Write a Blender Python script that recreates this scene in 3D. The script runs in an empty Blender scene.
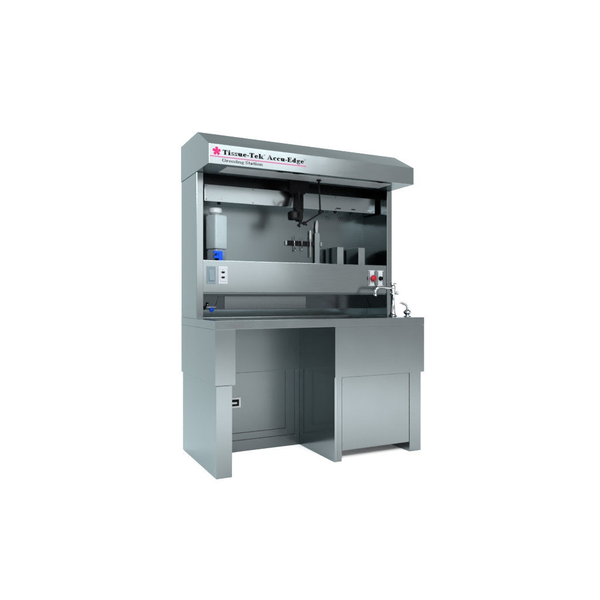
import bpy, bmesh, math, random
from math import radians as R, pi, cos, sin
from mathutils import Vector, Matrix
random.seed(4)
S = bpy.context.scene
COL = S.collection

# ------------------------------------------------------------------ materials
def newmat(name):
    m = bpy.data.materials.new(name); m.use_nodes = True
    nt = m.node_tree
    return m, nt, nt.nodes['Principled BSDF']

def steel(name, col=(.130, .150, .155), rough=.2, grain=(3, 3, 160), var=.05, bump=.006):
    m, nt, b = newmat(name)
    b.inputs['Metallic'].default_value = 1; b.inputs['Specular Tint'].default_value = (.80, .92, .94, 1)
    tc = nt.nodes.new('ShaderNodeTexCoord')
    mp = nt.nodes.new('ShaderNodeMapping'); mp.inputs['Scale'].default_value = grain
    nt.links.new(tc.outputs['Object'], mp.inputs['Vector'])
    n = nt.nodes.new('ShaderNodeTexNoise'); n.inputs['Scale'].default_value = 4; n.inputs['Detail'].default_value = 5
    nt.links.new(mp.outputs['Vector'], n.inputs['Vector'])
    n2 = nt.nodes.new('ShaderNodeTexNoise'); n2.inputs['Scale'].default_value = 5; n2.inputs['Detail'].default_value = 4
    nt.links.new(tc.outputs['Object'], n2.inputs['Vector'])
    ad = nt.nodes.new('ShaderNodeMath'); ad.operation = 'ADD'
    nt.links.new(n.outputs['Fac'], ad.inputs[0]); nt.links.new(n2.outputs['Fac'], ad.inputs[1])
    mr = nt.nodes.new('ShaderNodeMapRange'); mr.inputs['From Min'].default_value = .6; mr.inputs['From Max'].default_value = 1.4
    mr.inputs['To Min'].default_value = rough - var; mr.inputs['To Max'].default_value = rough + var
    nt.links.new(ad.outputs[0], mr.inputs['Value']); nt.links.new(mr.outputs[0], b.inputs['Roughness'])
    mx = nt.nodes.new('ShaderNodeMix'); mx.data_type = 'RGBA'
    mx.inputs['A'].default_value = (*[c * .985 for c in col], 1); mx.inputs['B'].default_value = (*[c * 1.015 for c in col], 1)
    nt.links.new(n.outputs['Fac'], mx.inputs['Factor']); nt.links.new(mx.outputs['Result'], b.inputs['Base Color'])
    if name != 'chrome':
        n3 = nt.nodes.new('ShaderNodeTexNoise'); n3.inputs['Scale'].default_value = 2.3; n3.inputs['Detail'].default_value = 1
        nt.links.new(tc.outputs['Object'], n3.inputs['Vector'])
        b0 = nt.nodes.new('ShaderNodeBump'); b0.inputs['Strength'].default_value = .2; b0.inputs['Distance'].default_value = .01
        nt.links.new(n3.outputs['Fac'], b0.inputs['Height']); nt.links.new(b0.outputs[0], b.inputs['Normal'])
    if bump:
        bp = nt.nodes.new('ShaderNodeBump'); bp.inputs['Strength'].default_value = bump; bp.inputs['Distance'].default_value = .001
        nt.links.new(n.outputs['Fac'], bp.inputs['Height']); nt.links.new(b0.outputs[0], bp.inputs['Normal']); nt.links.new(bp.outputs[0], b.inputs['Normal'])
    return m

def plain(name, col, rough=.5, metal=0, spec=.5, var=.05, trans=0, sss=0):
    m, nt, b = newmat(name)
    tc = nt.nodes.new('ShaderNodeTexCoord')
    n = nt.nodes.new('ShaderNodeTexNoise'); n.inputs['Scale'].default_value = 30; n.inputs['Detail'].default_value = 4
    nt.links.new(tc.outputs['Object'], n.inputs['Vector'])
    mx = nt.nodes.new('ShaderNodeMix'); mx.data_type = 'RGBA'
    mx.inputs['A'].default_value = (*[c * (1 - var) for c in col], 1); mx.inputs['B'].default_value = (*[min(1, c * (1 + var)) for c in col], 1)
    nt.links.new(n.outputs['Fac'], mx.inputs['Factor']); nt.links.new(mx.outputs['Result'], b.inputs['Base Color'])
    b.inputs['Roughness'].default_value = rough; b.inputs['Metallic'].default_value = metal
    b.inputs['Specular IOR Level'].default_value = spec
    b.inputs['Transmission Weight'].default_value = trans
    if sss:
        b.inputs['Subsurface Weight'].default_value = sss; b.inputs['Subsurface Radius'].default_value = (.02, .02, .02)
    return m

def grille_mat():
    m, nt, b = newmat('perforated_steel')
    tc = nt.nodes.new('ShaderNodeTexCoord')
    v = nt.nodes.new('ShaderNodeTexVoronoi'); v.inputs['Scale'].default_value = 190; v.inputs['Randomness'].default_value = 0
    nt.links.new(tc.outputs['Object'], v.inputs['Vector'])
    lt = nt.nodes.new('ShaderNodeMapRange'); lt.inputs['From Min'].default_value = .28; lt.inputs['From Max'].default_value = .38
    nt.links.new(v.outputs['Distance'], lt.inputs['Value'])
    mx = nt.nodes.new('ShaderNodeMix'); mx.data_type = 'RGBA'
    mx.inputs['A'].default_value = (.03, .035, .04, 1); mx.inputs['B'].default_value = (.130, .150, .155, 1)
    nt.links.new(lt.outputs[0], mx.inputs['Factor']); nt.links.new(mx.outputs['Result'], b.inputs['Base Color'])
    b.inputs['Metallic'].default_value = 1; b.inputs['Roughness'].default_value = .3
    return m

M = dict(
    steel=steel('brushed_steel'),
    side=steel('brushed_steel_side', rough=.2, grain=(60, 3, 3), var=.012, bump=0),
    dull=steel('dull_steel', rough=.34, var=.08, bump=0),
    wall=steel('satin_steel', (.066, .080, .084), rough=.25, var=.03, bump=0),  # same steel darkened: shade of the upper bay put into the colour
    liner_back=steel('satin_liner_steel', (.088, .103, .107), rough=.3, var=.03, bump=0),  # same steel darkened, dimness of the knee hole set by colour
    liner=steel('dark_liner_steel', (.145, .168, .174), rough=.16, var=.03, bump=0),  # same steel, tone raised to lighten the dim knee hole wall by colour
    glass=plain('smoked_panel', (.040, .049, .055), .15, 1),
    shade=steel('dark_satin_steel', (.047, .057, .062), rough=.2, var=.03, bump=0),  # darker copy of the steel, painted shade for recess back and wall studs
    mirror=steel('polished_steel', rough=.15, var=.04, bump=0),
    chrome=plain('chrome', (.3,.32,.33), .08, 1),
    pale=plain('pale_grey_handle', (.075, .09, .095), .45, spec=.2),
    blade=plain('blade_steel', (.26,.28,.29), .25, 1),
    black=plain('black_plastic', (.002, .0022, .0025), .55, spec=.03),
    dark=plain('dark_gap', (.002, .0025, .003), .8, spec=.02),
    white=plain('white_plastic', (.20, .215, .22), .4),
    ivory=plain('pale_plate', (.19,.21,.22), .4, spec=.2),
    bluegrey=plain('blue_grey_plastic', (.065,.095,.11), .4, spec=.2),
    hdpe=plain('translucent_plastic', (.165, .205, .215), .5, spec=.2, sss=.3),
    hdpe_low=plain('tinted_translucent_plastic', (.085,.11,.13), .4, spec=.2, sss=.2),
    cap=plain('white_cap', (.20,.225,.235), .4, spec=.2),
    blue=plain('blue_plastic', (.0008, .035, .36), .5, spec=.05),
    red=plain('red_plastic', (.17, .003, .010), .5, spec=.1),
    lens=plain('frosted_lens', (.13,.145,.15), .3),
    ink=plain('black_ink', (.0015, .0015, .002), .7, spec=.01),
    grey_ink=plain('grey_ink', (.012, .012, .014), .7, spec=.02),
    pink=plain('pink_ink', (.24, .001, .055), .6, spec=.1),
    pale_pink=plain('rose_ink', (.21, .035, .105), .6, spec=.1),
    floor=plain('white_floor', (.95, .95, .95), .6, var=.01, spec=.2),
    grille=grille_mat(),
)

# ------------------------------------------------------------------ geometry helpers
def bm_box(bm, x0, x1, y0, y1, z0, z1, bev=0.0):
    b2 = bmesh.new()
    vs = [b2.verts.new(p) for p in ((x0,y0,z0),(x1,y0,z0),(x1,y1,z0),(x0,y1,z0),(x0,y0,z1),(x1,y0,z1),(x1,y1,z1),(x0,y1,z1))]
    for f in ((3,2,1,0),(4,5,6,7),(0,1,5,4),(1,2,6,5),(2,3,7,6),(3,0,4,7)):
        b2.faces.new([vs[i] for i in f])
    if bev:
        bmesh.ops.bevel(b2, geom=b2.edges[:], offset=bev, segments=2, affect='EDGES', profile=.6)
    join(bm, b2)

def join(bm, b2):
    me = bpy.data.meshes.new('tmp'); b2.to_mesh(me); b2.free()
    bm.from_mesh(me); bpy.data.meshes.remove(me)

def bm_prism(bm, prof, x0, x1, axis='x', bev=0.0):
    """profile polygon swept along an axis: 'x' -> profile (y,z); 'y' -> (x,z); 'z' -> (x,y)"""
    b2 = bmesh.new()
    def P(a, b, t):
        return (t, a, b) if axis == 'x' else ((a, t, b) if axis == 'y' else (a, b, t))
    A = [b2.verts.new(P(a, b, x0)) for a, b in prof]; B = [b2.verts.new(P(a, b, x1)) for a, b in prof]
    n = len(prof)
    b2.faces.new(A); b2.faces.new(B[::-1])
    for i in range(n):
        b2.faces.new((A[i], B[i], B[(i+1) % n], A[(i+1) % n]))
    bmesh.ops.recalc_face_normals(b2, faces=b2.faces[:])
    if bev:
        bmesh.ops.bevel(b2, geom=b2.edges[:], offset=bev, segments=2, affect='EDGES', profile=.6)
    join(bm, b2)

def bm_tube(bm, pts, rad, seg=14, cap=True):
    b2 = bmesh.new()
    pts = [Vector(p) for p in pts]
    rads = rad if isinstance(rad, (list, tuple)) else [rad] * len(pts)
    rings = []; up = None
    for i, p in enumerate(pts):
        t = (pts[min(i+1, len(pts)-1)] - pts[max(i-1, 0)]).normalized()
        if up is None:
            up = Vector((0, 0, 1)) if abs(t.z) < .9 else Vector((1, 0, 0))
        a = t.cross(up).normalized(); b = a.cross(t).normalized(); up = b
        rings.append([b2.verts.new(p + (a*cos(2*pi*k/seg) + b*sin(2*pi*k/seg))*rads[i]) for k in range(seg)])
    for r0, r1 in zip(rings, rings[1:]):
        for k in range(seg):
            f = b2.faces.new((r0[k], r0[(k+1) % seg], r1[(k+1) % seg], r1[k])); f.smooth = True
    if cap:
        b2.faces.new(rings[0][::-1]); b2.faces.new(rings[-1])
    bmesh.ops.recalc_face_normals(b2, faces=b2.faces[:])
    join(bm, b2)

def bm_lathe(bm, prof, c, axis=(0, 0, 1), seg=28):
    """prof: list of (radius, height) along axis from c"""
    ax = Vector(axis).normalized(); u = ax.orthogonal().normalized(); v = ax.cross(u)
    b2 = bmesh.new(); rings = []
    for r, h in prof:
        rings.append([b2.verts.new(Vector(c) + ax*h + (u*cos(2*pi*k/seg) + v*sin(2*pi*k/seg))*max(r, 1e-4)) for k in range(seg)])
    for r0, r1 in zip(rings, rings[1:]):
        for k in range(seg):
            f = b2.faces.new((r0[k], r0[(k+1) % seg], r1[(k+1) % seg], r1[k])); f.smooth = True
    b2.faces.new(rings[0][::-1]); b2.faces.new(rings[-1])
    bmesh.ops.recalc_face_normals(b2, faces=b2.faces[:])
    join(bm, b2)

def spline(pts, n=8):
    """Catmull-Rom through points"""
    P = [Vector(p) for p in pts]; P = [2*P[0]-P[1]] + P + [2*P[-1]-P[-2]]
    out = []
    for i in range(1, len(P)-2):
        for k in range(n):
            t = k/n; a, b, c, d = P[i-1:i+3]
            out.append(.5*((2*b) + (c-a)*t + (2*a-5*b+4*c-d)*t*t + (3*b-a-3*c+d)*t**3))
    out.append(P[-2]); return out

def ob(name, bm, mat, parent=None, label=None):
    me = bpy.data.meshes.new(name); bm.to_mesh(me); bm.free()
    o = bpy.data.objects.new(name, me); COL.objects.link(o)
    if mat: me.materials.append(mat)
    if parent:
        o.parent = parent
        off = Vector((0, 0, 0)); p = parent
        while p: off += p.location; p = p.parent
        o.location = -off          # mesh data is in scene coordinates
    if label: o['label'] = label
    return o

def box(name, mat, parent, x0, x1, y0, y1, z0, z1, bev=.0015, label=None):
    bm = bmesh.new(); bm_box(bm, x0, x1, y0, y1, z0, z1, bev); return ob(name, bm, mat, parent, label)

def boxes(name, mat, parent, lst, bev=.0015, label=None):
    bm = bmesh.new()
    for b in lst: bm_box(bm, *b, bev)
    return ob(name, bm, mat, parent, label)

def each(name, mat, parent, lst, bev=.0015):
    for b in lst: box(name, mat, parent, *b, bev)

def thing(name, loc, label, cat, group=None):
    o = bpy.data.objects.new(name, None); COL.objects.link(o); o.location = loc
    o.empty_display_size = .05
    o['label'] = label; o['category'] = cat
    if group: o['group'] = group
    return o

# ------------------------------------------------------------------ dimensions (metres)
W = 1.494; D = .756; H = .914
ZA = .539      # apron lower edge
ZL = .863      # countertop lower edge
ZH = 1.845     # hood lower edge
YS = .38       # front of the upper side panels
YB = .70       # back wall
XR = .792      # left wall of the right cabinet
YK = .519      # back of the knee hole

# ------------------------------------------------------------------ setting
bm = bmesh.new()
vs = [bm.verts.new(p) for p in ((-40, -12, 0), (60, -12, 0), (60, 60, 0), (-40, 60, 0))]
bm.faces.new(vs)
fl = ob('floor', bm, M['floor']); fl['kind'] = 'structure'

# ------------------------------------------------------------------ the station
st = thing('grossing_station', (W/2, D/2, 0),
           'stainless steel pathology grossing station with sloped hood, knee hole and side faucet on white floor', 'workstation')

# --- lower body
bm = bmesh.new()     # left pedestal
bm_box(bm, .009, .1055, .010, D-.006, 0, ZA-.004, .0015)
lg = ob('leg', bm, M['side'], st)
box('reveal', M['dark'], lg, .018, .097, .02, D-.014, ZA-.0045, ZA+.002, 0)  # black plate stands in for the shadow under the apron overhang
bm = bmesh.new()
bm_box(bm, 0, .1226, 0, D, ZA, ZL-.0007, .0012)
ob('apron', bm, M['side'], st)
bm = bmesh.new()
bm_box(bm, XR-.001, W, 0, D, ZA, ZL-.0007, .0012)
ob('apron', bm, M['steel'], st)

# countertop with sunk work basin: rim pieces + basin
bx0, bx1, by0, by1 = .075, 1.25, .075, .60
bm = bmesh.new()
T = H
bm_box(bm, -.0004, W+.0004, -.0004, by0, ZL, T, .0015)
bm_box(bm, -.0004, bx0, by0-.002, D, ZL, T-.0004, .002)
bm_box(bm, bx1, W+.0004, by0-.002, D, ZL, T-.0004, .002)
bm_box(bm, bx0-.002, bx1+.002, by1, D, ZL, T-.0004, .002)
top = ob('countertop', bm, M['steel'], st)
bm = bmesh.new()
bm_box(bm, bx0-.001, bx1+.001, by0-.001, by1+.001, ZL+.004, ZL+.012)
ob('basin', bm, M['mirror'], top)
bm = bmesh.new()
bm_lathe(bm, [(.045, 0), (.045, .003), (.03, .004), (.028, .001), (.0, .001)], (.3, .3, ZL+.012))
ob('drain', bm, M['chrome'], top)

# knee hole back: upper band and nested lower panels with reveals
bm = bmesh.new()
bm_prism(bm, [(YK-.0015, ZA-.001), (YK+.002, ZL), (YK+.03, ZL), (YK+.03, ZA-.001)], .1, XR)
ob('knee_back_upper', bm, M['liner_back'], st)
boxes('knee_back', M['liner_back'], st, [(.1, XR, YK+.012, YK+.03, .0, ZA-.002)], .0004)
g = .0035
x0o, x1o, z0o = .13, .758, .0765
x0i, x1i, z0i = .20, .685, .126
def frame(xa, xb, za, zb, xc, xd, zc, zd):
    return [(xa, xc, YK, YK+.012, za, zb), (xd, xb, YK, YK+.012, za, zb), (xc, xd, YK, YK+.012, za, zc)] + ([(xc, xd, YK, YK+.012, zd, zb)] if zd < zb else [])
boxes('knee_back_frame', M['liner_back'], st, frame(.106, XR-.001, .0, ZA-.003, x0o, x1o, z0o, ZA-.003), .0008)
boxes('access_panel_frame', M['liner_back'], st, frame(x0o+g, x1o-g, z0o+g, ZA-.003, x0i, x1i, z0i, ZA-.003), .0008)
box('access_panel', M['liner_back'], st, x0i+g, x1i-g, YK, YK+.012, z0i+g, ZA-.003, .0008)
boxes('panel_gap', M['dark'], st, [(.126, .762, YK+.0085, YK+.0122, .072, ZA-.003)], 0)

# outlet on the knee hole back
po = box('power_outlet', M['white'], st, .250, .3465, YK-.006, YK-.0005, .303, .371, .002)
bm = bmesh.new()
bm_box(bm, .260, .333, YK-.0075, YK-.0065, .314, .359)
soc = ob('socket_face', bm, M['black'], po)
boxes('slot', M['white'], po, [(.27, .318, YK-.009, YK-.0078, .329, .341)], .0005)

# right cabinet
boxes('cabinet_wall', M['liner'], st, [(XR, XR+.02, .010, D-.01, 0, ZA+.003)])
boxes('leg', M['steel'], st, [(XR+.0205, .845, .010, .06, 0, ZA+.003)])
boxes('leg', M['steel'], st, [(1.378, 1.4728, .010, D-.01, 0, ZA+.003)])
boxes('cabinet_floor', M['dull'], st, [(.846, 1.377, .0305, D-.02, .30, .315)])
dr = box('cabinet_door', M['steel'], st, .8475, 1.3745, .0115, .03, .068, ZA-.002)
boxes('cabinet_back', M['dull'], st, [(XR+.021, 1.377, D-.018, D-.012, .316, ZA)])
for z in (.11, .49):
    bm = bmesh.new()
    bm_lathe(bm, [(.003, 0), (.003, .001), (.002, .0015)], (.855, .0115, z), (0, -1, 0), 12)
    ob('door_screw', bm, M['dull'], dr)

# --- upper body
sp = boxes('side_panel', M['side'], st, [(0, .0435, YS, D, H+.0005, ZH-.001)], .002)
sp2 = boxes('side_panel', M['mirror'], st, [(1.450, W, YS, D, H+.0005, ZH-.001)], .002)
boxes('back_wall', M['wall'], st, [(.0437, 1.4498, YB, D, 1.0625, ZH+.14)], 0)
boxes('back_splash', M['mirror'], st, [(.0437, 1.4498, YB+.004, D-.003, H+.0005, .966), ], .0015)
bm = bmesh.new(); bm_prism(bm, [(.655, .9655), (.668, H+.001), (.7035, H+.001), (.7035, .9655)], .0437, 1.4498, bev=.001)
ob('splash_ledge', bm, M['dull'], st)
# sloped perforated exhaust grille at the back of the work recess
bm = bmesh.new()
bm_prism(bm, [(.678, .966), (.675, 1.0705), (.6995, 1.0705), (.6995, .966)], .0437, 1.4498)
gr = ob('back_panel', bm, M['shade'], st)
bm = bmesh.new()
bm_prism(bm, [(.214, .968), (1.398, .968), (1.447, 1.058), (.240, 1.058)], .6715, .6738, 'y')
ob('smoked_panel', bm, M['glass'], gr)
bm = bmesh.new()
bm_prism(bm, [(.671, .9695), (.6694, 1.0575), (.6660, 1.0575), (.668, .9695)], .283, .918)
ob('exhaust_grille', bm, M['grille'], gr)
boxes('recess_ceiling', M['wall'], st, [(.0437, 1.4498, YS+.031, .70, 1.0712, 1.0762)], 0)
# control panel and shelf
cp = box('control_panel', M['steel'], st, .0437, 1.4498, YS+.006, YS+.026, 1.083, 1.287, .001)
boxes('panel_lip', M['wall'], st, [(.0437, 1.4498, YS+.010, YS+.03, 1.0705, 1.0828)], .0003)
boxes('shelf', M['mirror'], st, [(.0437, 1.4498, YS+.0265, YB-.0005, 1.270, 1.282)], 0)

# controls
yp = YS+.0058
sw = box('light_switch', M['bluegrey'], cp, .068, .127, yp-.004, yp, 1.136, 1.250, .002)
bm = bmesh.new()
bm_prism(bm, [(yp-.0043, 1.158), (yp-.0115, 1.158), (yp-.0065, 1.232), (yp-.0043, 1.232)], .083, .117, bev=.001)
ob('rocker', bm, M['bluegrey'], sw)
bm = bmesh.new()
for a in ((.078, .0825, 1.155, 1.236), (.1175, .122, 1.155, 1.236)):
    bm_box(bm, a[0], a[1], yp-.0065, yp-.0042, a[2], a[3], .0008)
for a in ((.083, .117, 1.150, 1.1545), (.083, .117, 1.2365, 1.241)):
    bm_box(bm, a[0], a[1], yp-.0065, yp-.0042, a[2], a[3], .0008)
ob('rocker_frame', bm, M['bluegrey'], sw)
o2 = box('power_outlet', M['ivory'], cp, .144, .207, yp-.004, yp, 1.137, 1.251, .002)
bm = bmesh.new()
bm_box(bm, .154, .197, yp-.0065, yp-.0042, 1.152, 1.236, .002)
fc = ob('socket_face', bm, M['ivory'], o2)
for z in (1.212, 1.179):
    bm = bmesh.new(); bm_box(bm, .164, .186, yp-.008, yp-.0066, z-.0055, z+.0055, .002)
    bm_box(bm, .1735, .1765, yp-.0078, yp-.0066, z-.009, z-.004)
    ob('slot', bm, M['black'], o2)
bm = bmesh.new(); bm_box(bm, .168, .178, yp-.0075, yp-.0066, 1.2265, 1.2285)
ob('indicator', bm, M['grey_ink'], o2)
# emergency stop and rotary switch
for x0, x1, nm, kind in ((1.289, 1.348, 'emergency_stop', 'r'), (1.362, 1.421, 'rotary_switch', 'b')):
    pl = box(nm, M['ivory'], cp, x0, x1, yp-.004, yp, 1.134, 1.249, .002)
    each('trim_strip', M['dark'], pl, [(x0+.003, x0+.0085, yp-.0058, yp-.0042, 1.139, 1.244), (x1-.0085, x1-.003, yp-.0058, yp-.0042, 1.139, 1.244)], .0005)
    each('caption_plate', M['white'], pl, [(x0+.018, x1-.018, yp-.0052, yp-.0042, 1.222, 1.240), (x0+.018, x1-.018, yp-.0052, yp-.0042, 1.143, 1.158)], .0005)
    cx = (x0+x1)/2
    bm = bmesh.new()
    if kind == 'r':
        bm_lathe(bm, [(.014, 0), (.014, .012), (.022, .014), (.0235, .020), (.021, .028), (.012, .031), (.0, .0315)], (cx, yp-.0042, 1.190), (0, -1, 0))
        ob('push_button', bm, M['red'], pl)
    else:
        bm_lathe(bm, [(.016, 0), (.016, .006), (.0125, .008), (.0115, .022), (.009, .024), (.0, .024)], (cx, yp-.0042, 1.190), (0, -1, 0))
        bm_box(bm, cx-.003, cx+.003, yp-.032, yp-.02, 1.180, 1.200, .001)
        ob('knob', bm, M['black'], pl)

# raceway with service outlets under the hood
rw = boxes('lamp_raceway', M['steel'], st, [(.088, 1.423, .50, YB-.0005, 1.686, 1.797)], .002)
for x, mat, w in ((.185, 'white', .035), (1.085, 'black', .04), (1.215, 'black', .034), (1.355, 'white', .04)):
    bm = bmesh.new()
    for k in range(4):
        bm_box(bm, x + w*k/4, x + w*(k+.78)/4, .4985, .4998, 1.7005, 1.7085)
    ob('marking', bm, M[mat], rw)
for x in (.195, 1.09, 1.225, 1.345):
    bm = bmesh.new(); bm_lathe(bm, [(.012, 0), (.012, .012), (.009, .015), (0, .015)], (x, .525, 1.686), (0, 0, -1), 16)
    ob('service_valve', bm, M['black'], rw)
for x in (.10, .43, .76, 1.08, 1.40):
    for z in (1.697, 1.787):
        bm = bmesh.new(); bm_lathe(bm, [(.0035, 0), (.0035, .0012), (.002, .002)], (x, .4998, z), (0, -1, 0), 10)
        ob('rivet', bm, M['dark'], rw)
for x in (1.116, 1.227):
    bm = bmesh.new(); bm_lathe(bm, [(.009, 0), (.009, .004), (.006, .006), (0, .0062)], (x, YB-.0003, 1.664), (0, -1, 0), 16)
    ob('wall_stud', bm, M['shade'], st)

# hood
YF, YR2, ZB, ZT = .115, .347, 1.962, 2.087
prof = [(YF, ZH), (YF, ZB), (YR2, ZT), (D, ZT), (D, ZH)]
bm = bmesh.new()
t = .012
def plate(p, q, th, x0, x1):     # plate between profile points p,q, thickness th to the inside
    (a, b), (c, d) = p, q
    L = math.hypot(c-a, d-b); n = ((d-b)/L, -(c-a)/L)
    bm_prism(bm, [(a, b), (c, d), (c+n[0]*th, d+n[1]*th), (a+n[0]*th, b+n[1]*th)], x0, x1)
# outer shell as a thin closed solid: outer profile with inner offset
inner = [(YF+t, ZH+.0), (YF+t, ZB-.006), (YR2+.004, ZT-t), (D-t, ZT-t), (D-t, ZH)]
ring = [(YF, ZH), (YF, ZB), (YR2, ZT), (D, ZT), (D, ZH)] + inner[::-1]
bm_prism(bm, ring, 0.0012, W-.0062, bev=.0005)
hood = ob('hood', bm, M['steel'], st)
for x0, x1, nm in ((-.003, .0010, 'side'), (W-.006, W-.002, 'side')):
    bm = bmesh.new(); bm_prism(bm, prof, x0, x1)
    ob('hood_end', bm, M[nm], hood)
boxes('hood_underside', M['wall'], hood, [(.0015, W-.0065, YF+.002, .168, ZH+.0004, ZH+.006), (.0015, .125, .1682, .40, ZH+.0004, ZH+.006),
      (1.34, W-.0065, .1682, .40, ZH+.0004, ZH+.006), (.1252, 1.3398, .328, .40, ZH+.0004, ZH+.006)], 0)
boxes('hood_baffle', M['dark'], hood, [(.0437, 1.4498, .395, .400, ZH+.0065, ZT-.03)], 0)
lp = box('light_panel', M['lens'], hood, .1275, 1.3375, .1705, .3257, ZH-.003, ZH+.005, .001)
each('catch', M['black'], hood, [(.46, .50, .150, .160, ZH-.003, ZH+.0003), (.57, .61, .150, .160, ZH-.003, ZH+.0003), (1.22, 1.26, .150, .160, ZH-.003, ZH+.0003)], .0008)

# --- lettering on the hood front
def ringseg(cx, cy, rx, ry, tx, ty, a0, a1, n=22):
    out = []
    for k in range(n):
        a = R(a0+(a1-a0)*k/n); b = R(a0+(a1-a0)*(k+1)/n)
        out.append([(cx+rx*cos(a), cy+ry*sin(a)), (cx+rx*cos(b), cy+ry*sin(b)), (cx+(rx-tx)*cos(b), cy+(ry-ty)*sin(b)), (cx+(rx-tx)*cos(a), cy+(ry-ty)*sin(a))])
    return out
def rc(x0, y0, x1, y1): return [[(x0, y0), (x1, y0), (x1, y1), (x0, y1)]]
def disc(cx, cy, r): return [[(cx+r*cos(2*pi*k/14), cy+r*sin(2*pi*k/14)) for k in range(14)]]
def glyphs(w, th):
    """serif alphabet; w = stem width, th = hairline"""
    h = .68; G = {}
    G['T'] = (rc(.42-w/2, th, .42+w/2, 1-th) + rc(.03, 1-th, .81, 1) + [[(.03, 1-th), (.03, .70), (.03+th*.7, .70), (.18, 1-th)], [(.81, 1-th), (.66, 1-th), (.81-th*.7, .70), (.81, .70)]] + rc(.2, 0, .64, th), .85)
    G['i'] = (rc(.09, th, .09+w, h) + rc(0, 0, .18+w, th) + rc(0, h-th, .09, h) + disc(.09+w/2, .88, .06+w*.3), .22+w)
    G['s'] = (ringseg(.25, .49, .21, .19, w*.6, th, 20, 250) + ringseg(.25, .19, .23, .19, w*.62, th, -160, 80) + [[(.06, .46), (.2, .30), (.46, .2), (.30, .37)]] + rc(.40, .50, .40+th, h-.01) + rc(.03, .02, .03+th, .2), .53)
    G['S'] = (ringseg(.31, .73, .27, .27, w*.8, th, 25, 250) + ringseg(.33, .27, .29, .27, w*.8, th, -160, 80) + [[(.07, .68), (.24, .46), (.6, .3), (.42, .55)]] + rc(.53, .72, .53+th, .99) + rc(.04, .02, .04+th, .3), .70)
    G['u'] = (rc(.07, .18, .07+w, h) + rc(.70-w, 0, .70, h) + ringseg(.36, .24, .29, .25, w*.95, th*1.6, 180, 330) + rc(0, h-th, .07, h) + rc(.62-w, h-th, .70-w, h) + rc(.70, 0, .78, th), .82)
    G['e'] = (ringseg(.33, .34, .31, .345, w*.95, th, 0, 325) + rc(.33-.28+w*.4, .34, .62, .34+th), .68)
    G['-'] = (rc(.03, .24, .33, .24+th*1.8), .37)
    G['k'] = (rc(.08, th, .08+w, 1-th) + rc(0, 0, .16+w, th) + rc(0, 1-th, .08+w, 1) + [[(.08+w, .28), (.13+w, .25), (.66, h-th), (.56, h-th)], [(.14+w, .34), (.28+w, .46), (.8, th), (.80-w*1.1, th)]] + rc(.48, h-th, .76, h) + rc(.72-w, 0, .86, th), .87)
    G['A'] = ([[(.08, th), (.08+th, th), (.45, .88), (.42, 1)], [(.39, 1), (.47, 1), (.88, th), (.88-w*1.15, th)]] + rc(.22, .3, .66, .3+th) + rc(-.02, 0, .26, th) + rc(.80-w*1.15, 0, .97, th), .97)
    G['c'] = (ringseg(.33, .34, .31, .345, w*.95, th, 50, 318) + disc(.47, .53, .05+w*.25), .64)
    G['E'] = (rc(.1, th, .1+w, 1-th) + rc(0, 0, .76, th) + rc(0, 1-th, .73, 1) + rc(.1+w, .49, .52, .49+th) + rc(.50, .37, .50+th, .66) + [[(.73, 1-th), (.58, 1-th), (.73-th*.7, .68), (.73, .68)], [(.76, th), (.79, .34), (.76-th*.4, .34), (.58, th)]], .84)
    G['d'] = (ringseg(.31, .34, .29, .345, w*.95, th, 50, 310) + rc(.65-w, 0, .65, 1) + rc(.56-w, 1-th, .65-w, 1) + rc(.65, 0, .74, th), .78)
    G['g'] = (ringseg(.31, .45, .27, .235, w*.8, th, 0, 360) + ringseg(.34, -.09, .33, .17, w*.5, th, 0, 360) + [[(.1, .26), (.16, .3), (.2, .06), (.08, .10)], [(.1, .10), (.14, .18), (.52, .10), (.52, .02)]] + rc(.50, h-th*1.4, .68, h), .70)
    G['G'] = (ringseg(.47, .5, .45, .515, w*1.0, th, 42, 345) + rc(.88-w, .1, .88, .44) + rc(.80-w, .44, .97, .44+th) + rc(.78, .68, .78+th, .97), 1.0)
    G['r'] = (rc(.08, th, .08+w, h) + rc(0, 0, .18+w, th) + rc(0, h-th, .08, h) + ringseg(.42, .42, .24, .25, th, th*1.2, 60, 165) + disc(.50, .56, .05+w*.25), .60)
    G['o'] = (ringseg(.34, .34, .32, .345, w*.95, th, 0, 360), .69)
    G['n'] = (rc(.08, th, .08+w, h) + rc(.72-w, th, .72, .46) + ringseg(.46, .44, .26, .24, w*.95, th*1.6, 0, 140) + rc(0, 0, .14+w, th) + rc(.66-w, 0, .79, th) + rc(0, h-th, .08, h), .84)
    G['t'] = (rc(.14, .15, .14+w, .82) + rc(.02, h-th, .46, h) + ringseg(.33, .17, .19, .18, w*.95, th*1.3, 180, 320) + [[(.14, .82), (.14+w, .92), (.14+w, .82)]], .50)
    G['a'] = (rc(.58-w, .06, .58, .46) + ringseg(.34, .44, .24, .245, w*.95, th, 0, 165) + ringseg(.26, .19, .22, .2, w*.9, th, 0, 360) + disc(.15, .50, .04+w*.2) + rc(.58, 0, .68, th), .71)
    G['®'] = (ringseg(.12, .86, .11, .11, .03, .03, 0, 360) + rc(.08, .80, .11, .92) + rc(.11, .86, .16, .92), .29)
    G[' '] = ([], .30)
    return G
def lettering(name, text, x0, x1, z, cap, mat, parent, w, th, y):
    G = glyphs(w, th)
    tot = sum(G[c][1] for c in text)
    sx = (x1-x0)/tot
    bm = bmesh.new(); x = 0; k = 0
    for ch in text:
        polys, adv = G[ch]
        for p in polys:
            k += 1
            yy = y - .00002*(k % 9)
            vs = [bm.verts.new((x0+(x+a)*sx, yy, z+b*cap)) for a, b in p]
            f = bm.faces.new(vs)
            f.normal_update()
            if f.normal.y > 0: f.normal_flip()
        x += adv
    return ob(name, bm, mat, parent)
yl = YF-.0006
lettering('title_lettering', 'Tissue-Tek® Accu-Edge®', .082, .640, 1.9035, .0290, M['ink'], hood, .285, .10, yl)
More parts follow.
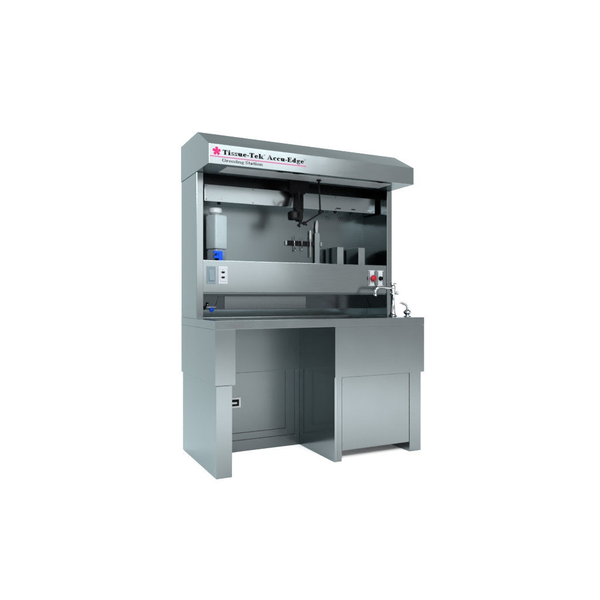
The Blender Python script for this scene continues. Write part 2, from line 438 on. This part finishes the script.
lettering('subtitle_lettering', 'Grossing Station', .079, .343, 1.8605, .0185, M['grey_ink'], hood, .20, .10, yl)
bm = bmesh.new()
bm_box(bm, .004, .642, YF-.0008, YF-.0003, 1.8855, 1.8915)
ob('underline', bm, M['pale_pink'], hood)
bm = bmesh.new()
cx, cz, r = .046, 1.9205, .0255
for k in range(5):
    a0 = pi/2 + 2*pi*k/5
    e = lambda rr, da: bm.verts.new((cx+rr*cos(a0+da), yl-.0002-.00003*k, cz+rr*sin(a0+da)))
    f = bm.faces.new([e(.0005, .0), e(.007, -.62), e(.0125, -.56), e(.0195, -.49), e(.0256, -.29), e(.0268, -.13), e(.0230, 0.0), e(.0268, .13), e(.0256, .29), e(.0195, .49), e(.0125, .56), e(.007, .62)])
    f.normal_update()
    if f.normal.y > 0: f.normal_flip()
ob('flower_emblem', bm, M['pink'], hood)

# --- camera head hung from the hood
YC = .35
bm = bmesh.new()
bm_prism(bm, [(.669, 1.792), (.658, 1.90), (.814, 1.90), (.809, 1.800), (.781, 1.768), (.707, 1.761)], .405, .455, 'y', bev=.003)
cam_m = ob('camera_mount', bm, M['black'], st)
bm = bmesh.new()
bm_prism(bm, [(.668, 1.66), (.676, 1.765), (.690, 1.785), (.708, 1.76), (.712, 1.60), (.690, 1.60)], YC-.022, YC+.022, 'y', bev=.004)
bm_prism(bm, [(.724, 1.63), (.722, 1.77), (.738, 1.77), (.737, 1.63)], YC-.012, YC+.012, 'y', bev=.003)
for v in bm.verts:
    q = min(1, max(0, (v.co.z-1.60)/.17)); v.co.y += .08*q; v.co.x += .038*q; v.co.z += .014*q
ob('camera_arm', bm, M['black'], cam_m)
bm = bmesh.new()
bm_prism(bm, [(.636, 1.582), (.634, 1.626), (.642, 1.634), (.682, 1.630), (.684, 1.582), (.676, 1.575), (.644, 1.575)], YC-.035, YC+.03, 'y', bev=.003)
bm_prism(bm, [(.684, 1.588), (.684, 1.65), (.728, 1.645), (.730, 1.59), (.720, 1.572), (.700, 1.570)], YC-.02, YC+.04, 'y', bev=.004)
bm_lathe(bm, [(.018, 0), (.018, .03), (.013, .034), (0, .034)], (.712, YC+.005, 1.600), (.15, 0, -1), 18)
ob('camera_body', bm, M['black'], cam_m)
bm = bmesh.new()
bm_box(bm, .648, .672, YC-.0365, YC-.0352, 1.588, 1.622, .0005)
ob('camera_lens', bm, M['grey_ink'], cam_m)
bm = bmesh.new()
bm_tube(bm, spline([(.706+.43*(q-.075), YC+.9*(q-.075), z) for q, z in ((.0, 1.76), (.035, 1.70), (.05, 1.735), (.085, 1.745), (.115, 1.71), (.12, 1.65), (.105, 1.60), (.075, 1.585), (.045, 1.605), (.02, 1.625))]), .0065, 10)
ob('camera_cord', bm, M['black'], cam_m)

# --- thin articulated arm hung from the hood
YA = .25
am = bmesh.new()
bm_tube(am, [(.817, YA, 1.625), (.806, YA, ZH)], .0058, 12)
bm_box(am, .793, .819, YA-.012, YA+.012, 1.832, ZH-.0006, .002)
arm = ob('holder_arm', am, M['black'], st)
bm = bmesh.new()
bm_tube(bm, [(.826, YA, 1.624), (.700, YA-.0, 1.545)], .0052, 12)
bm_lathe(bm, [(.009, -.012), (.011, -.008), (.011, .008), (.009, .012)], (.817, YA, 1.624), (0, 1, 0), 16)
bm_tube(bm, [(.806, YA, 1.628), (.842, YA, 1.630)], .007, 10)
ob('arm_rod', bm, M['black'], arm)
bm = bmesh.new()
bm_lathe(bm, [(.010, -.012), (.0125, -.006), (.0125, .006), (.010, .012)], (.697, YA, 1.543), (0, 1, 0), 16)
bm_tube(bm, [(.715, YA, 1.530), (.690, YA, 1.553)], .006, 10)
bm_tube(bm, [(.69, YA, 1.54), (.664, YA, 1.547)], .0065, 10)
bm_tube(bm, [(.669, YA, 1.556), (.656, YA, 1.522)], [.008, .006], 10)
bm_tube(bm, [(.665, YA, 1.518), (.646, YA, 1.530)], .007, 10)
ob('clamp_head', bm, M['black'], arm)

# --- magnetic knife bar on the back wall
mb = boxes('knife_bar', M['black'], st, [(.776, 1.052, YB-.016, YB-.0005, 1.436, 1.472)], .002)
each('bar_end', M['dull'], mb, [(.760, .7755, YB-.014, YB-.0005, 1.438, 1.470), (1.0525, 1.07, YB-.014, YB-.0005, 1.438, 1.470)], .002)
each('bar_divider', M['grey_ink'], mb, [(x, x+.004, YB-.0168, YB-.015, 1.437, 1.471) for x in (.822, .865, .908, .94, .985)], .0004)

# --- faucet on the counter
FX, FY = 1.425, .27
bm = bmesh.new()
bm_lathe(bm, [(.030, 0), (.030, .006), (.022, .014), (.019, .03), (.017, .05), (.0165, .15), (.0215, .155), (.0215, .170), (.017, .176), (.0165, .182), (.0205, .19), (.0205, .215), (.015, .224), (.009, .228), (0, .229)], (FX, FY, H))
fa = ob('faucet', bm, M['chrome'], st)
bm = bmesh.new()
bm_tube(bm, spline([(FX-.012, FY, 1.118), (FX-.06, FY, 1.121), (1.31, FY, 1.122), (1.287, FY, 1.116), (1.274, FY, 1.098), (1.271, FY, 1.075)]), .0102, 14)
bm_lathe(bm, [(.0125, 0), (.0125, .018), (.010, .02)], (1.271, FY, 1.078), (0, 0, -1), 16)
ob('spout', bm, M['chrome'], fa)
bm = bmesh.new()
bm_lathe(bm, [(.009, 0), (.011, .012), (.016, .016), (.016, .026), (.010, .032), (0, .033)], (FX+.006, FY-.012, 1.083), (.75, -.65, 0), 16)
ob('valve_knob', bm, M['cap'], fa)
bm = bmesh.new()
bm_tube(bm, [(FX-.02, FY-.004, 1.146), (FX+.03, FY+.004, 1.150)], [.009, .006], 12)
ob('handle', bm, M['chrome'], fa)
bm = bmesh.new()   # foot valve with crooked lever near the counter edge
bm_lathe(bm, [(.027, 0), (.027, .004), (.015, .008), (.013, .013), (.024, .020), (.0285, .031), (.024, .042), (.013, .048), (.010, .054), (0, .055)], (1.463, .15, H))
lv = ob('lever_valve', bm, M['chrome'], st)
bm = bmesh.new()
bm_tube(bm, spline([(1.463, .15, H+.046), (1.460, .15, H+.072), (1.452, .15, H+.082), (1.425, .15, H+.093), (1.402, .15, H+.102)], 5), [.0078]*20+[.0092], 12)
bm_lathe(bm, [(.008, -.008), (.0088, 0), (.008, .008)], (1.404, .15, H+.101), (.027, 0, -.009), 12)
ob('lever', bm, M['chrome'], lv)
bm = bmesh.new()
bm_tube(bm, [(1.438, .146, H+.030), (1.492, .154, H+.030)], [.009, .009], 12)
ob('valve_body', bm, M['chrome'], lv)

# --- small rinse valve at the left of the work recess
bm = bmesh.new()
vx, vy, vz = .160, .60, .975
bm_lathe(bm, [(.010, 0), (.010, .045), (.006, .05)], (vx, vy+.05, vz+.006), (0, -1, 0), 14)
bm_tube(bm, [(vx, vy+.075, vz+.006), (vx, vy+.07, vz+.04)], [.010, .008], 10)
rv = ob('rinse_valve', bm, M['chrome'], st)
bm = bmesh.new()
bm_tube(bm, [(vx-.034, vy-.012, vz+.008), (vx+.034, vy-.012, vz+.008)], .0075, 10)
ob('cross_handle', bm, M['white'], rv)
bm = bmesh.new()
bm_lathe(bm, [(.015, 0), (.015, .014), (.010, .018), (0, .018)], (vx+.002, vy-.012, vz-.008), (0, -1, 0), 16)
ob('cap_button', bm, M['blue'], rv)

# ------------------------------------------------------------------ loose things on the station
ZSH = 1.2822
# carboy on the shelf
cb = thing('carboy', (.178, .545, ZSH), 'white translucent plastic carboy with white cap and blue spigot, on the shelf', 'jug')
JC = (.187, .552); JH = .0525; JA = R(-22)
def rrect(x0, x1, y0, y1, r, n=6):
    out = []
    for cx, cy, a in ((x1-r, y1-r, 0), (x0+r, y1-r, 90), (x0+r, y0+r, 180), (x1-r, y0+r, 270)):
        for k in range(n+1):
            t = R(a+90*k/n); out.append((cx+r*cos(t), cy+r*sin(t)))
    return out
def loft(bm, levels):
    rings = [[bm.verts.new((x, y, z)) for x, y in pts] for z, pts in levels]
    for a, b in zip(rings, rings[1:]):
        n = len(a)
        for k in range(n):
            f = bm.faces.new((a[k], a[(k+1) % n], b[(k+1) % n], b[k])); f.smooth = True
    bm.faces.new(rings[0][::-1]); bm.faces.new(rings[-1])
    bmesh.ops.recalc_face_normals(bm, faces=bm.faces[:])
def rr(i, r=.012):
    a = JA + pi/4
    return [(JC[0]+x*cos(a)-y*sin(a), JC[1]+x*sin(a)+y*cos(a)) for x, y in rrect(-JH+i, JH-i, -JH+i, JH-i, r)]
bm = bmesh.new()
loft(bm, [(1.374, rr(.004)), (1.379, rr(0)), (1.50, rr(0)), (1.589, rr(0)), (1.597, rr(.002)), (1.602, rr(.008)), (1.605, rr(.02)), (1.6055, rr(.03))])
ob('body', bm, M['hdpe'], cb)
bm = bmesh.new()
loft(bm, [(ZSH, rr(.008)), (ZSH+.006, rr(.005)), (1.36, rr(.005)), (1.372, rr(.010)), (1.3738, rr(.010))])
ob('lower_body', bm, M['hdpe_low'], cb)
bm = bmesh.new()
bm_lathe(bm, [(.036, 0), (.036, .010), (.044, .011), (.0445, .016), (.0445, .038), (.041, .043), (.03, .045), (0, .0455)], (JC[0]-.008, JC[1], 1.6053), seg=36)
ob('cap', bm, M['cap'], cb)
sx, sy, sz = .172, .474, 1.332
bm = bmesh.new()
bm_lathe(bm, [(.012, -.02), (.012, .012), (.016, .013), (.016, .034), (.012, .036)], (sx, sy+.012, sz), (0, -1, 0), 18)
bm_box(bm, sx-.004, sx+.022, sy-.032, sy-.010, sz-.046, sz+.022, .004)
bm_box(bm, sx-.040, sx+.018, sy-.030, sy-.012, sz+.006, sz+.022, .004)
bm_box(bm, sx-.036, sx, sy-.028, sy-.012, sz-.026, sz-.008, .004)
ob('spigot', bm, M['blue'], cb)
bm = bmesh.new()
bm_lathe(bm, [(.010, 0), (.010, .014), (.007, .016)], (sx-.014, sy-.02, sz-.026), (0, 0, -1), 16)
ob('spigot_nozzle', bm, M['ink'], cb)

# upright metal holders at the right of the shelf
def holder(x, y0, y1, w, h, label):
    t = thing('upright_holder', (x+w/2, (y0+y1)/2, ZSH), label, 'holder', 'upright steel holders on the shelf')
    bm = bmesh.new()
    s = .0025
    bm_box(bm, x, x+s, y0, y1, ZSH, ZSH+h, .0006)
    bm_box(bm, x+w-s, x+w, y0, y1, ZSH, ZSH+h-.003, .0006)
    bm_box(bm, x+s+.0002, x+w-s-.0002, y1-s, y1, ZSH, ZSH+h, .0006)
    bm_box(bm, x+s+.0002, x+w-s-.0002, y0+s, y1-s-.0002, ZSH, ZSH+s, .0004)
    ob('tray', bm, M['mirror'], t)
    bm = bmesh.new(); bm_box(bm, x+s+.0002, x+w-s-.0002, y0-.0002, y0+s, ZSH, ZSH+h-.002, .0006)
    ob('front_plate', bm, M['dull'], t)
    return t
holder(1.093, .50, .675, .053, .140, 'narrow upright steel holder on the shelf, standing directly right of the knife bar')
holder(1.276, .50, .675, .056, .142, 'narrow upright steel holder on the shelf, standing in the corner above the red stop button')

# instruments on the knife bar
YI = YB-.0195
def root(name, x, z, label, cat='instrument', group=None):
    return thing(name, (x, YI, z), label, cat, group)
t = root('probe', .832, 1.396, 'thin steel probe with knobbed lower end, hanging leftmost on the black knife bar', 'probe')
bm = bmesh.new(); bm_tube(bm, [(.829, YI, 1.507), (.831, YI, 1.45), (.835, YI, 1.405)], [.0022, .003, .0036], 10); ob('shaft', bm, M['blade'], t)
bm = bmesh.new(); bm_tube(bm, [(.835, YI, 1.406), (.837, YI, 1.394)], [.0062, .0072], 12); ob('knob', bm, M['blade'], t)
t = root('needle', .894, 1.395, 'finest steel needle on the knife bar, hanging between the knobbed probe and the scalpel', 'needle')
bm = bmesh.new(); bm_tube(bm, [(.893, YI, 1.497), (.894, YI, 1.42)], [.0013, .0024], 8); ob('shaft', bm, M['blade'], t)
bm = bmesh.new(); bm_tube(bm, [(.894, YI, 1.421), (.8945, YI, 1.394)], [.0032, .0028], 8); ob('grip', bm, M['blade'], t)
t = root('scalpel', .965, 1.352, 'steel scalpel with wide flat top, hanging beside the big knife on the black bar', 'scalpel')
bm = bmesh.new(); bm_prism(bm, [(.9565, 1.49), (.9575, 1.552), (.962, 1.556), (.9705, 1.552), (.971, 1.49)], YI-.002, YI+.002, 'y', bev=.0006); ob('blade', bm, M['blade'], t)
bm = bmesh.new(); bm_prism(bm, [(.9605, 1.353), (.9588, 1.489), (.970, 1.489), (.969, 1.353)], YI-.003, YI+.0028, 'y', bev=.001); ob('handle', bm, M['dull'], t)
t = root('knife', 1.021, ZSH, 'large steel knife with upright pointed blade and broad pale handle, rightmost on the knife bar', 'knife')
bm = bmesh.new(); bm_prism(bm, [(1.009, 1.541), (1.006, 1.575), (1.010, 1.61), (1.018, 1.634), (1.026, 1.632), (1.030, 1.60), (1.028, 1.57), (1.026, 1.541)], YI-.0015, YI+.0015, 'y', bev=.0005); ob('blade', bm, M['blade'], t)
bm = bmesh.new(); bm_prism(bm, [(1.001, ZSH+.0005), (1.000, 1.528), (1.007, 1.540), (1.033, 1.540), (1.041, 1.528), (1.040, ZSH+.0005)], YI-.006, YI+.0025, 'y', bev=.002); ob('handle', bm, M['pale'], t)

# ------------------------------------------------------------------ camera
cd = bpy.data.cameras.new('camera'); co = bpy.data.objects.new('camera', cd); COL.objects.link(co)
co.location = (-1.02875, -3.18465, 1.04475)
co.rotation_euler = (R(90), 0, -.4581)
cd.sensor_width = 36; cd.sensor_fit = 'HORIZONTAL'
cd.lens = 36*577.59/600
cd.shift_y = -1.84/600
cd.clip_start = .05; cd.clip_end = 500
S.camera = co

# ------------------------------------------------------------------ light
w = bpy.data.worlds.new('World'); S.world = w; w.use_nodes = True
nt = w.node_tree; bg = nt.nodes['Background']
tc = nt.nodes.new('ShaderNodeTexCoord'); sx_ = nt.nodes.new('ShaderNodeSeparateXYZ')
nt.links.new(tc.outputs['Generated'], sx_.inputs[0])
def maprange(src, f0, f1, t0, t1):
    n = nt.nodes.new('ShaderNodeMapRange'); n.interpolation_type = 'SMOOTHSTEP'
    for k, v in zip(('From Min', 'From Max', 'To Min', 'To Max'), (f0, f1, t0, t1)): n.inputs[k].default_value = v
    nt.links.new(src, n.inputs['Value']); return n
# studio surround: white sweep behind the station, dimmer room in front of it, dark ceiling towards the front
front = maprange(sx_.outputs['Z'], .28, .55, 1.3, .3)
low = maprange(sx_.outputs['Z'], .46, .58, 1.35, .5)
high = maprange(sx_.outputs['Z'], .76, .9, 0, 6.5)  # overhead glow added to brighten the floor, no lamp stands there
sm = nt.nodes.new('ShaderNodeMath'); sm.operation = 'ADD'
nt.links.new(low.outputs[0], sm.inputs[0]); nt.links.new(high.outputs[0], sm.inputs[1])
back = maprange(sx_.outputs['Y'], -.15, .4, 0, 1)
mx = nt.nodes.new('ShaderNodeMix'); mx.data_type = 'FLOAT'
nt.links.new(back.outputs[0], mx.inputs[0]); nt.links.new(front.outputs[0], mx.inputs[2]); nt.links.new(sm.outputs[0], mx.inputs[3])
nt.links.new(mx.outputs[0], bg.inputs['Strength'])
bg.inputs['Color'].default_value = (1, 1, 1, 1)

def area(name, loc, target, sx, sy, power, col=(1, 1, 1)):
    l = bpy.data.lights.new(name, 'AREA'); l.shape = 'RECTANGLE'; l.size = sx; l.size_y = sy; l.energy = power; l.color = col
    o = bpy.data.objects.new(name, l); COL.objects.link(o); o.location = loc
    o.rotation_euler = (Vector(target)-Vector(loc)).to_track_quat('-Z', 'Y').to_euler()
    return o
area('softbox_key', (1.45, -3.1, 2.17), (.5, .3, 1.5), 1.5, 1.9, 31)
area('softbox_flash', (-1.9, -5.2, 3.6), (.5, 0, .2), 1.6, 1.0, 620)  # unseen fill added to whiten the floor and reach into the knee hole
area('softbox_floor', (1.5, -2.5, 3.2), (1.5, -2.4, 0), 2.2, .5, 230)

# ------------------------------------------------------------------ render settings
S.view_settings.view_transform = 'Standard'; S.view_settings.look = 'None'
S.view_settings.exposure = 0; S.view_settings.gamma = 1
S.render.engine = 'CYCLES'
S.cycles.max_bounces = 10; S.cycles.glossy_bounces = 8; S.cycles.diffuse_bounces = 5
S.cycles.use_denoising = True
